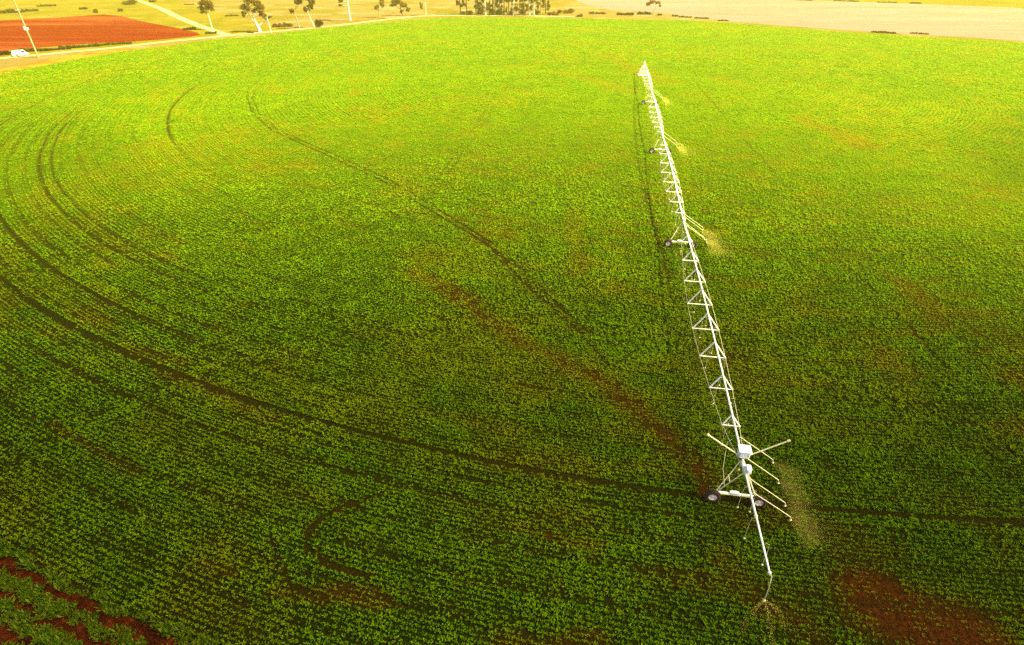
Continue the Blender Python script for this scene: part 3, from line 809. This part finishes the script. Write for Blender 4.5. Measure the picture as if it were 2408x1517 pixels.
tree(705, 68, 'lean gum tree on a straight buff trunk, left of the dark bush', [([(0, 0, 0), (-.7, 0, 5), (-1.4, 0, 9), (.8, 0, 14)], [.42, .36, .28, .12]), ([(-1.4, 0, 9), (-2.8, 0, 11)], [.2, .1]), ([(-1.2, 0, 10), (3.0, .3, 14.5)], [.2, .08])],
     [(1.6, 0, 14.6, 2.2, 1.8, 1.6, 240), (-2.4, .2, 9.6, 1.5, 1.4, 1.9, 90), (3.2, -.3, 15.6, 1.8, 1.8, 1.2, 120), (-1.0, 0, 17.2, 2.4, 2, 1.3, 120)], 'bark_pink', 'gum_dark')
tree(740, 65, 'gum tree with a thin leaning pale trunk beside the dark bush', [([(0, 0, 0), (-1.4, 0, 4.5), (-2.6, 0, 9), (-1.2, 0, 14)], [.34, .28, .22, .1]), ([(-2.6, 0, 9), (-4.6, 0, 11.5)], [.16, .07]), ([(-2.2, 0, 9.5), (1.2, 0, 12.5)], [.15, .07])],
     [(-3.2, 0, 10.6, 1.7, 1.6, 1.6, 150), (.2, .2, 12.4, 2.2, 1.9, 1.8, 230), (-.6, 0, 16.0, 2.4, 2, 1.6, 200), (1.8, 0, 15.0, 1.2, 1.2, 1.2, 60)], 'bark_white', 'gum_dark')
shrub(747, 64, 4.2, 4.4, 'nearly black rounded bush at the foot of the leaning gum', 'shrub_dark', n=420)
tree(824, 49, 'tall thick white-trunked gum standing alone by the road with one low leafy branch', [([(0, 0, 0), (-.2, 0, 8), (-.3, 0, 20), (.2, 0, 26)], [.75, .62, .45, .2]), ([(-.2, 0, 9), (-3.0, 0, 9.6), (-6.0, 0, 9.2)], [.24, .14, .06]), ([(-.25, 0, 11), (-4.5, 0, 13)], [.2, .06])],
     [(-5.2, 0, 9.4, 1.9, .9, .6, 110), (-5.0, 0, 12.6, 2.2, 1.6, 1.3, 110), (-1.5, 0, 24, 4, 3.5, 3, 420), (2.5, 0, 27, 3.6, 3.5, 2.6, 360)], 'bark_white', 'gum_dark')
tree(893, 41, 'thin pale-leaved gum left of the sprawling brown tree', [([(0, 0, 0), (-.3, 0, 5), (.4, 0, 10)], [.3, .22, .1]), ([(-.2, 0, 4), (-2.4, 0, 7.5)], [.14, .06])], [(-1.8, 0, 6.4, 1.6, 1.5, 2.2, 90), (2.4, 0, 9.4, 2.0, 1.6, 2.8, 130), (0, 0, 12.5, 2.4, 2, 2.0, 130)], 'bark_pink', 'gum')
tree(947, 37, 'sprawling brown-leaved tree with a low broad crown beside the road', [([(0, 0, 0), (-.4, 0, 2.6), (-1.2, 0, 5)], [.5, .42, .32]), ([(-.8, 0, 4), (-6.5, 0, 8)], [.24, .08]), ([(-.6, 0, 3.2), (4.0, 0, 6.0)], [.24, .08]), ([(-1.1, 0, 5), (-.8, 0, 10)], [.26, .1])],
     [(-6.4, 0, 7.8, 2.6, 2.2, 1.6, 200), (-2.2, .4, 8.6, 3.2, 2.6, 1.9, 330), (1.6, -.4, 6.6, 2.8, 2.4, 1.7, 300), (4.2, 0, 4.2, 1.6, 1.5, 1.4, 110), (-4.8, 0, 10.8, 2.4, 2, 1.2, 160), (-.4, 0, 3.2, 1.4, 1.3, .9, 80)], 'bark_brown', 'gum')
tree(1002, 37, 'faint slender gum with a pale trunk and one leafy side, left of the grove', [([(0, 0, 0), (.1, 0, 6), (-.1, 0, 12)], [.36, .3, .16])], [(-3.2, 0, 6.6, 1.1, 1, 2.3, 90), (-.6, 0, 13, 2.4, 2, 2.2, 140)], 'bark_white', 'gum_dark')
tree(1536, 34, 'pale open-crowned gum with a white forked trunk at the edge of the stubble field', [([(0, 0, 0), (0, 0, 2.6)], [.42, .36]), ([(0, 0, 2.4), (-2.6, 0, 6)], [.26, .1]), ([(0, 0, 2.5), (1.6, 0, 6.5)], [.26, .1]), ([(.4, 0, 3.4), (3.6, 0, 5.4)], [.16, .06])],
     [(-4.2, 0, 6.6, 2.0, 1.8, 1.8, 110), (-1.4, 0, 8.4, 2.4, 2, 1.6, 120), (2.4, 0, 8.0, 2.2, 1.9, 1.4, 100), (4.0, 0, 5.8, 1.3, 1.2, .9, 45)], 'bark_white', 'gum')

# grove of tall straight gums on the far side of the field
GROVE = [(1083, 34.5, 'bark_brown', 'dark-barked'), (1098, 35.5, 'bark_brown', ''), (1119, 36.2, 'bark_pink', ''), (1124, 33, 'bark_pink', ''), (1141.5, 37, 'bark_white', ''), (1152, 33.5, 'bark_brown', ''), (1164, 35, 'bark_pink', ''), (1175, 34, 'bark_brown', ''),
         (1185, 35.5, 'bark_brown', ''), (1195.5, 35, 'bark_pink', ''), (1207.5, 37, 'bark_white', ''), (1222, 35.2, 'bark_pink', ''), (1233, 34.6, 'bark_brown', ''), (1245, 36.2, 'bark_white', ''), (1256, 38, 'bark_white', ''), (1272, 35, 'bark_pink', ''), (1283, 33.6, 'bark_brown', '')]
glab = ['dark trunk at the left end of the grove, behind its leftmost low bush', 'brown trunk second from the left end of the grove', 'stout pinkish trunk left of the brightest white trunk of the grove', 'thin pink trunk leaning on the stout pinkish one in the grove',
        'brightest thick white trunk in the left half of the grove', 'brown trunk just right of the bright white trunk in the grove', 'buff trunk left of the middle of the grove', 'brown trunk at the middle of the grove',
        'brown trunk right of the middle of the grove', 'orange buff trunk left of the thick cream trunk in the grove', 'thick cream white trunk right of the middle of the grove', 'buff trunk just right of the thick cream trunk in the grove',
        'brown trunk half hidden left of the two white trunks of the grove', 'left one of the neighbouring white pair near the grove right end', 'right one of the neighbouring white pair near the grove right end',
        'buff trunk second from the right end of the grove', 'thin brown trunk at the right end of the grove']
for (px, py, bk, _), lb in zip(GROVE, glab):
    h = RNG.uniform(19, 25); w = .62 if bk == 'bark_white' else RNG.uniform(.3, .5); ln = RNG.normal(0, .5)
    lim = [([(0, 0, 0), (ln * .4, 0, h * .4), (ln, 0, h)], [w, w * .75, w * .25])]; cl = []
    for q in range(8):
        z = RNG.uniform(1.8, h * .62); sg = RNG.choice([-1, 1]); L = RNG.uniform(1.2, 2.6)
        lim.append(([(ln * z / h, 0, z), (ln * z / h + sg * L, RNG.normal(0, .6), z + RNG.uniform(.8, 2))], [w * .3, .06]))
        cl.append((ln * z / h + sg * L, RNG.normal(0, .6), z + 1.2, RNG.uniform(.9, 1.7), 1.2, RNG.uniform(.9, 2.2), 60))
    cl += [(ln + RNG.normal(0, 1), 0, h - 2, 2.6, 2.4, 2.8, 200), (ln, 0, h - 6, 2.2, 2, 2.2, 120)]
    tree(px, py, 'tall gum: ' + lb, lim, cl, bk, 'gum_dark' if RNG.random() < .5 else 'gum', 'gum trees of the grove on the far side of the field', dy=RNG.uniform(0, 3))
for px, w, h, lb in ((1089, 3.2, 2.6, 'low olive bush under the left end of the grove'), (1106, 4.0, 3.2, 'olive bush between the grove trunks left of the pinkish pair'), (1132, 3.6, 4.2, 'tall olive bush tucked left of the brightest white grove trunk'),
                     (1157, 4.6, 3.6, 'bush right of the brightest white grove trunk'), (1178, 5.0, 3.8, 'widest bush under the middle of the grove'), (1199, 3.0, 3.2, 'bush left of the thick cream grove trunk'), (1228, 4.4, 3.6, 'dark bush between the cream trunk and the white pair of the grove'), (1264, 3.6, 3.4, 'bush under the right end of the grove')):
    shrub(px, 33.8, w, h, lb, 'shrub', 'bushes under the grove')
for px, py, w, h, leaf, lb in ((1300, 36, 9, 2.2, 'gum', 'wide tan bush just right of the grove'), (1330, 31, 12, 2.8, 'gum', 'tall tan scrub behind the bush right of the grove'), (1363, 39, 4.0, 1.7, 'shrub', 'small brown bush at the field edge left of the dark pair of bushes'), (1405, 33, 13, 1.5, 'gum', 'long low tan bush along the stubble corner'),
                           (1469, 35.5, 12, 1.7, 'shrub_dark', 'long dark bush at the far field edge, left one of the dark pair'), (1515, 34, 10.5, 1.8, 'shrub_dark', 'long dark bush at the foot of the open-crowned gum'), (1551, 36, 3.2, 1.3, 'shrub', 'small dark bush just right of the open-crowned gum'),
                           (1588, 38.5, 4.5, 1.1, 'shrub', 'low bush on the stubble edge right of the open-crowned gum'), (1612, 41, 9, .9, 'shrub', 'thin line of weeds along the stubble edge'), (1650, 43.5, 10, .9, 'shrub', 'low brown weeds further right along the stubble edge'), (1700, 49, 7, .8, 'shrub', 'last low weeds where crop and stubble meet'),
                           (2078, 77.5, 12.5, 1.1, 'shrub', 'ragged dark weeds on the crop edge below the stubble field'), (2163, 80, 9.0, .8, 'shrub', 'thin dark weeds lying inside the lower edge of the stubble field'),
                           (2152, 8.5, 9.0, 1.5, 'shrub', 'dark bush on the far boundary of the stubble field'), (2085, 6.2, 16, 1.0, 'shrub', 'low hedge left of the dark bush on the far stubble boundary'), (1990, 3.2, 22, .9, 'shrub', 'long low hedge on the far boundary near the top of the stubble field'), (1890, 1.0, 16, 2.0, 'shrub', 'brown hedge at the farthest end of the stubble boundary'),
                           (306, 11, 12, 4.2, 'shrub', 'brown thicket left of the top of the dirt track'), (283, 27, 3.2, 2.2, 'shrub', 'small brown bush at the top corner of the ploughed field'), (359, 5, 6, 2.2, 'shrub', 'bush close right of the top of the dirt track'),
                           (16, 31, 22, 2.6, 'shrub', 'long dark hedge above the ploughed field at the left'), (60, 27, 17, 1.6, 'shrub', 'lower hedge continuing right of the long dark hedge'), (110, 15, 14, 1.4, 'gum', 'low brown scrub behind the hedge beside the power pole'), (224, 30, 3.0, 3.0, 'gum', 'yellow bush above the ploughed field'), (195, 22, 6.0, 1.8, 'shrub', 'olive bush left of the yellow bush'),
                           (445, 11, 8, .9, 'shrub', 'upper end of the weedy line where pasture meets pale grass'), (478, 19.5, 9, .9, 'shrub', 'middle of the weedy line between pasture and pale grass left of the small gum'), (545, 38, 9, .9, 'shrub', 'lower end of the weedy line between pasture and pale grass right of the small gum'), (447, 70, 7, 1.4, 'shrub', 'low bush between ploughed field and dirt track'), (497, 79, 6, 1.1, 'shrub', 'low weeds at the tip of the ploughed field'), (590, 78, 3.4, 1.3, 'gum', 'small tan bush left of the white forked trunk'), (665, 63, 11, 2.2, 'gum', 'rusty brown scrub right of the slender bare trunk'),
                           (70, 121, 8, 1.6, 'shrub', 'brown weeds behind the white van'), (8, 129, 6, 1.9, 'shrub_dark', 'dark bush at the left end behind the white van'), (190, 111.5, 17, 1.3, 'shrub', 'dark weedy bank between road and ploughed field'), (130, 118, 12, 1.1, 'shrub', 'weedy bank just right of the power pole'), (265, 105, 17, 1.1, 'shrub', 'weedy bank at the far end of the ploughed field')):
    shrub(px, py, w, h, lb, leaf)

# ------------------------------------------------------------------ power pole
x, y = ground(90, 135)
po = empty('power_pole', (x, y, -.1), -math.atan2(x, y)); tag(po, 'tall pale timber power pole with a transformer halfway up, beside the white van', 'power pole')
HP = 33.0
b = MB(); b.tube([(0, 0, 0), (-.1, 0, 12), (-.25, 0, 22), (-.4, 0, HP)], [.42, .36, .30, .22], 10); b.build('pole', M['timber'], po, True)
b = MB(); b.lathe([(11.3, .01), (11.3, .42), (12.4, .45), (12.5, .30), (12.6, .01)], (-.55, -.1, 0), 'z', 14); b.box((-.1, -.05, 11.9), (1.7, .22, .16))
for q in (-.25, .15): b.tube([(-.55 + q, -.1, 12.5), (-.55 + q, -.1, 12.9)], [.07, .04], 6)
b.build('transformer', M['hub'], po)
b = MB(); b.box((.55, -.1, 11.7), (.5, .5, .9), None, .05); b.build('meter_box', M['hub'], po)
for z, w in ((19.0, 2.0), (31.6, 4.2)):
    b = MB(); b.box((-.01 * z, -.3, z), (w, .16, .2)); c = b.build('crossarm', M['timber'], po)
    for q in (-.42, -.15, .2, .42):
        i_ = MB(); i_.lathe([(0, .05), (.1, .09), (.16, .05), (.24, .08), (.3, .02)], (-.01 * z + q * w, -.3, z + .1), 'z', 8); i_.build('insulator', M['grey'], c)

# ------------------------------------------------------------------ white van on the road
x, y = ground(49, 131.5)
vx0, vy0 = ground(0, 137); vx1, vy1 = ground(89, 129)
van = empty('parked_van', (x, y, -.03), math.atan2(vy1 - vy0, vx1 - vx0)); tag(van, 'white high-bodied van parked on the pale dirt road beside the power pole', 'van')
van.scale = (.8, .85, .85)
def extr(prof, y0, y1, inset=.12):
    """side profile (x,z) given a width, the upper points drawn in a little"""
    zs = [p[1] for p in prof]; zm = min(zs); zM = max(zs)
    vs = []
    for sg, yy in ((-1, y0), (1, y1)):
        for (px, pz) in prof: vs.append((px, yy - sg * inset * max(0, (pz - 1.3) / (zM - 1.3)), pz))
    n = len(prof); fs = [tuple(reversed(range(n))), tuple(range(n, 2 * n))] + [(k, (k + 1) % n, n + (k + 1) % n, n + k) for k in range(n)]
    return vs, fs
b = MB()
prof = [(-3.95, .45), (-3.9, 1.25), (-3.45, 2.55), (-3.2, 2.78), (2.0, 2.86), (2.35, 2.72), (3.05, 1.62), (3.75, 1.40), (3.98, 1.15), (4.0, .5), (3.3, .38), (-3.3, .38)]
b.face_block(*extr(prof, -1.15, 1.15)); body = b.build('body', M['van'], van)
for sg in (-1, 1):
    w = MB(); yy = sg * 1.162
    w.face_block([(.7, yy + sg * .01, 1.62), (2.75, yy + sg * .01, 1.62), (2.2, yy - sg * .05, 2.45), (.7, yy - sg * .05, 2.45), (.7, yy - sg * .06, 1.62), (2.75, yy - sg * .06, 1.62), (2.2, yy - sg * .13, 2.45), (.7, yy - sg * .13, 2.45)],
                 [(0, 1, 2, 3), (4, 7, 6, 5), (0, 4, 5, 1), (1, 5, 6, 2), (2, 6, 7, 3), (3, 7, 4, 0)]); w.build('side_window', M['glass'], van)
    d = MB(); d.box((.55, sg * 1.16, 1.2), (.03, .02, 1.3)); d.box((.85, sg * 1.165, 1.45), (.22, .03, .05)); d.build('door_handle', M['plastic'], body)
w = MB(); w.face_block([(3.07, -.9, 1.66), (3.07, .9, 1.66), (2.40, .82, 2.68), (2.40, -.82, 2.68), (3.0, -.9, 1.62), (3.0, .9, 1.62), (2.33, .82, 2.64), (2.33, -.82, 2.64)],
             [(0, 1, 2, 3), (4, 7, 6, 5), (0, 4, 5, 1), (1, 5, 6, 2), (2, 6, 7, 3), (3, 7, 4, 0)]); w.build('windscreen', M['glass'], van)
for sg in (-1, 1):
    h = MB(); h.box((3.97, sg * .82, 1.0), (.08, .36, .2), None, .03); h.build('headlight', M['lamp'], van)
    t = MB(); t.box((-3.95, sg * .95, 1.1), (.07, .18, .45), None, .02); t.build('tail_light', simple('red_lamp', (.35, .02, .02), (.45, .03, .03), 3, .3), van)
b = MB(); b.box((4.02, 0, .6), (.14, 2.2, .26), None, .04); b.build('bumper', M['grey'], van)
for wx in (-2.5, 2.6):
    for sg in (-1, 1):
        h = MB(); h.lathe([(-.12, .24), (-.13, .12), (-.10, .01)], (wx, sg * 1.08, .42), 'y', 16); h.lathe([(.12, .24), (.13, .12), (.10, .01)], (wx, sg * 1.08, .42), 'y', 16); hh = h.build('wheel', M['grey'], van, True)
        t = MB(); t.lathe([(-.11, .24), (-.13, .36), (-.08, .42), (.08, .42), (.13, .36), (.11, .24)], (wx, sg * 1.08, .42), 'y', 20); t.build('tyre', M['plastic'], hh, True)

# ------------------------------------------------------------------ air
HAZE = dict(density=.00020, color=(.98, .91, .22), aniso=.2)
hb = MB(); hb.box((0, 2250, 30), (7600, 5400, 62.4)); hz = hb.build('haze', [])
hz.data.materials.clear()
m = bpy.data.materials.new('haze_air'); m.use_nodes = True; nt = m.node_tree; nt.nodes.clear()
out = nt.nodes.new('ShaderNodeOutputMaterial'); v = nt.nodes.new('ShaderNodeVolumePrincipled')
v.inputs['Color'].default_value = (*HAZE['color'], 1); v.inputs['Density'].default_value = HAZE['density']; v.inputs['Anisotropy'].default_value = HAZE['aniso']
nt.links.new(v.outputs[0], out.inputs['Volume']); hz.data.materials.append(m)
tag(hz, 'thin warm golden haze hanging over the whole farm', 'haze', kind='stuff')

# ------------------------------------------------------------------ light
ADDED_SHADES = [(0, -20, 330, 126, .85, 520), (-5, -10, 200, 90, .85, 610), (0, -8, 150, 66, .7, 700), (205, 85, 115, 110, .8, 790, .4), (-175, 95, 105, 100, .6, 880, -.4), (66, 14, 48, 38, 1.1, 960), (-60, 12, 50, 38, .9, 1040)]
EL, AZ = math.radians(50), math.radians(104)        # azimuth from +Y towards +X
w = bpy.data.worlds.new('World'); sc.world = w; w.use_nodes = True; nt = w.node_tree
bg = nt.nodes['Background']; sky = nt.nodes.new('ShaderNodeTexSky'); sky.sky_type = 'NISHITA'; sky.sun_disc = False
sky.sun_elevation = EL; sky.sun_rotation = AZ; sky.air_density = 1.0; sky.dust_density = 6.0; sky.ozone_density = .3
nt.links.new(sky.outputs[0], bg.inputs[0]); bg.inputs[1].default_value = .05
L = bpy.data.lights.new('sun', 'SUN'); L.energy = 5.0; L.angle = math.radians(.5); L.color = (1.0, .90, .50)
so = bpy.data.objects.new('sun', L); COL.objects.link(so)
sd = Vector((math.cos(EL) * math.sin(AZ), math.cos(EL) * math.cos(AZ), math.sin(EL)))
so.rotation_euler = sd.to_track_quat('Z', 'Y').to_euler(); so.location = (120, 60, 150)

# unseen thin clouds added high above to shade the near field and its edges
def added_shade(cx, cy, rx, ry, od, h, ang=0.0):
    c = 38.0; t = h / math.sin(EL)
    n, k = 40, 14; b = MB(); vs = []; fs = []
    for i in range(k + 1):
        ph = -PI / 2 + PI * i / k
        for j in range(n):
            a = 2 * PI * j / n; wv = 1 + .07 * math.sin(3 * a + cx) + .05 * math.sin(5 * a + cy)
            x = rx * math.cos(ph) * math.cos(a) * wv; y = ry * math.cos(ph) * math.sin(a) * wv
            vs.append((x * math.cos(ang) - y * math.sin(ang), x * math.sin(ang) + y * math.cos(ang), c * math.sin(ph)))
    for i in range(k):
        for j in range(n): fs.append((i * n + j, i * n + (j + 1) % n, (i + 1) * n + (j + 1) % n, (i + 1) * n + j))
    b.face_block(vs, fs)
    m = bpy.data.materials.new('added_shade_vapour'); m.use_nodes = True; nt = m.node_tree; nt.nodes.clear()
    o_ = nt.nodes.new('ShaderNodeOutputMaterial'); v = nt.nodes.new('ShaderNodeVolumePrincipled')
    v.inputs['Color'].default_value = (.8, .8, .8, 1); v.inputs['Density'].default_value = od / (2 * c / math.sin(EL))
    nt.links.new(v.outputs[0], o_.inputs['Volume'])
    o = b.build('added_shade', m, loc=(cx + sd.x * t, cy + sd.y * t, h + sd.z * 0)); o['kind'] = 'structure'
    return o
for cc in ADDED_SHADES: added_shade(*cc)

# ------------------------------------------------------------------ camera
cam = bpy.data.cameras.new('camera'); co = bpy.data.objects.new('camera', cam); COL.objects.link(co)
co.location = (0, 0, HC); co.rotation_euler = (PI / 2 - TH, 0, 0)
cam.sensor_width = 36; cam.sensor_fit = 'HORIZONTAL'; cam.lens = F / 2408 * 36; cam.clip_end = 9000; cam.clip_start = .5
sc.camera = co
sc.view_settings.view_transform = 'Standard'; sc.view_settings.look = 'None'; sc.view_settings.exposure = 2.62; sc.view_settings.gamma = 1
sc.cycles.max_bounces = 6; sc.cycles.diffuse_bounces = 3; sc.cycles.volume_bounces = 0; sc.cycles.transparent_max_bounces = 48
sc.cycles.use_denoising = False
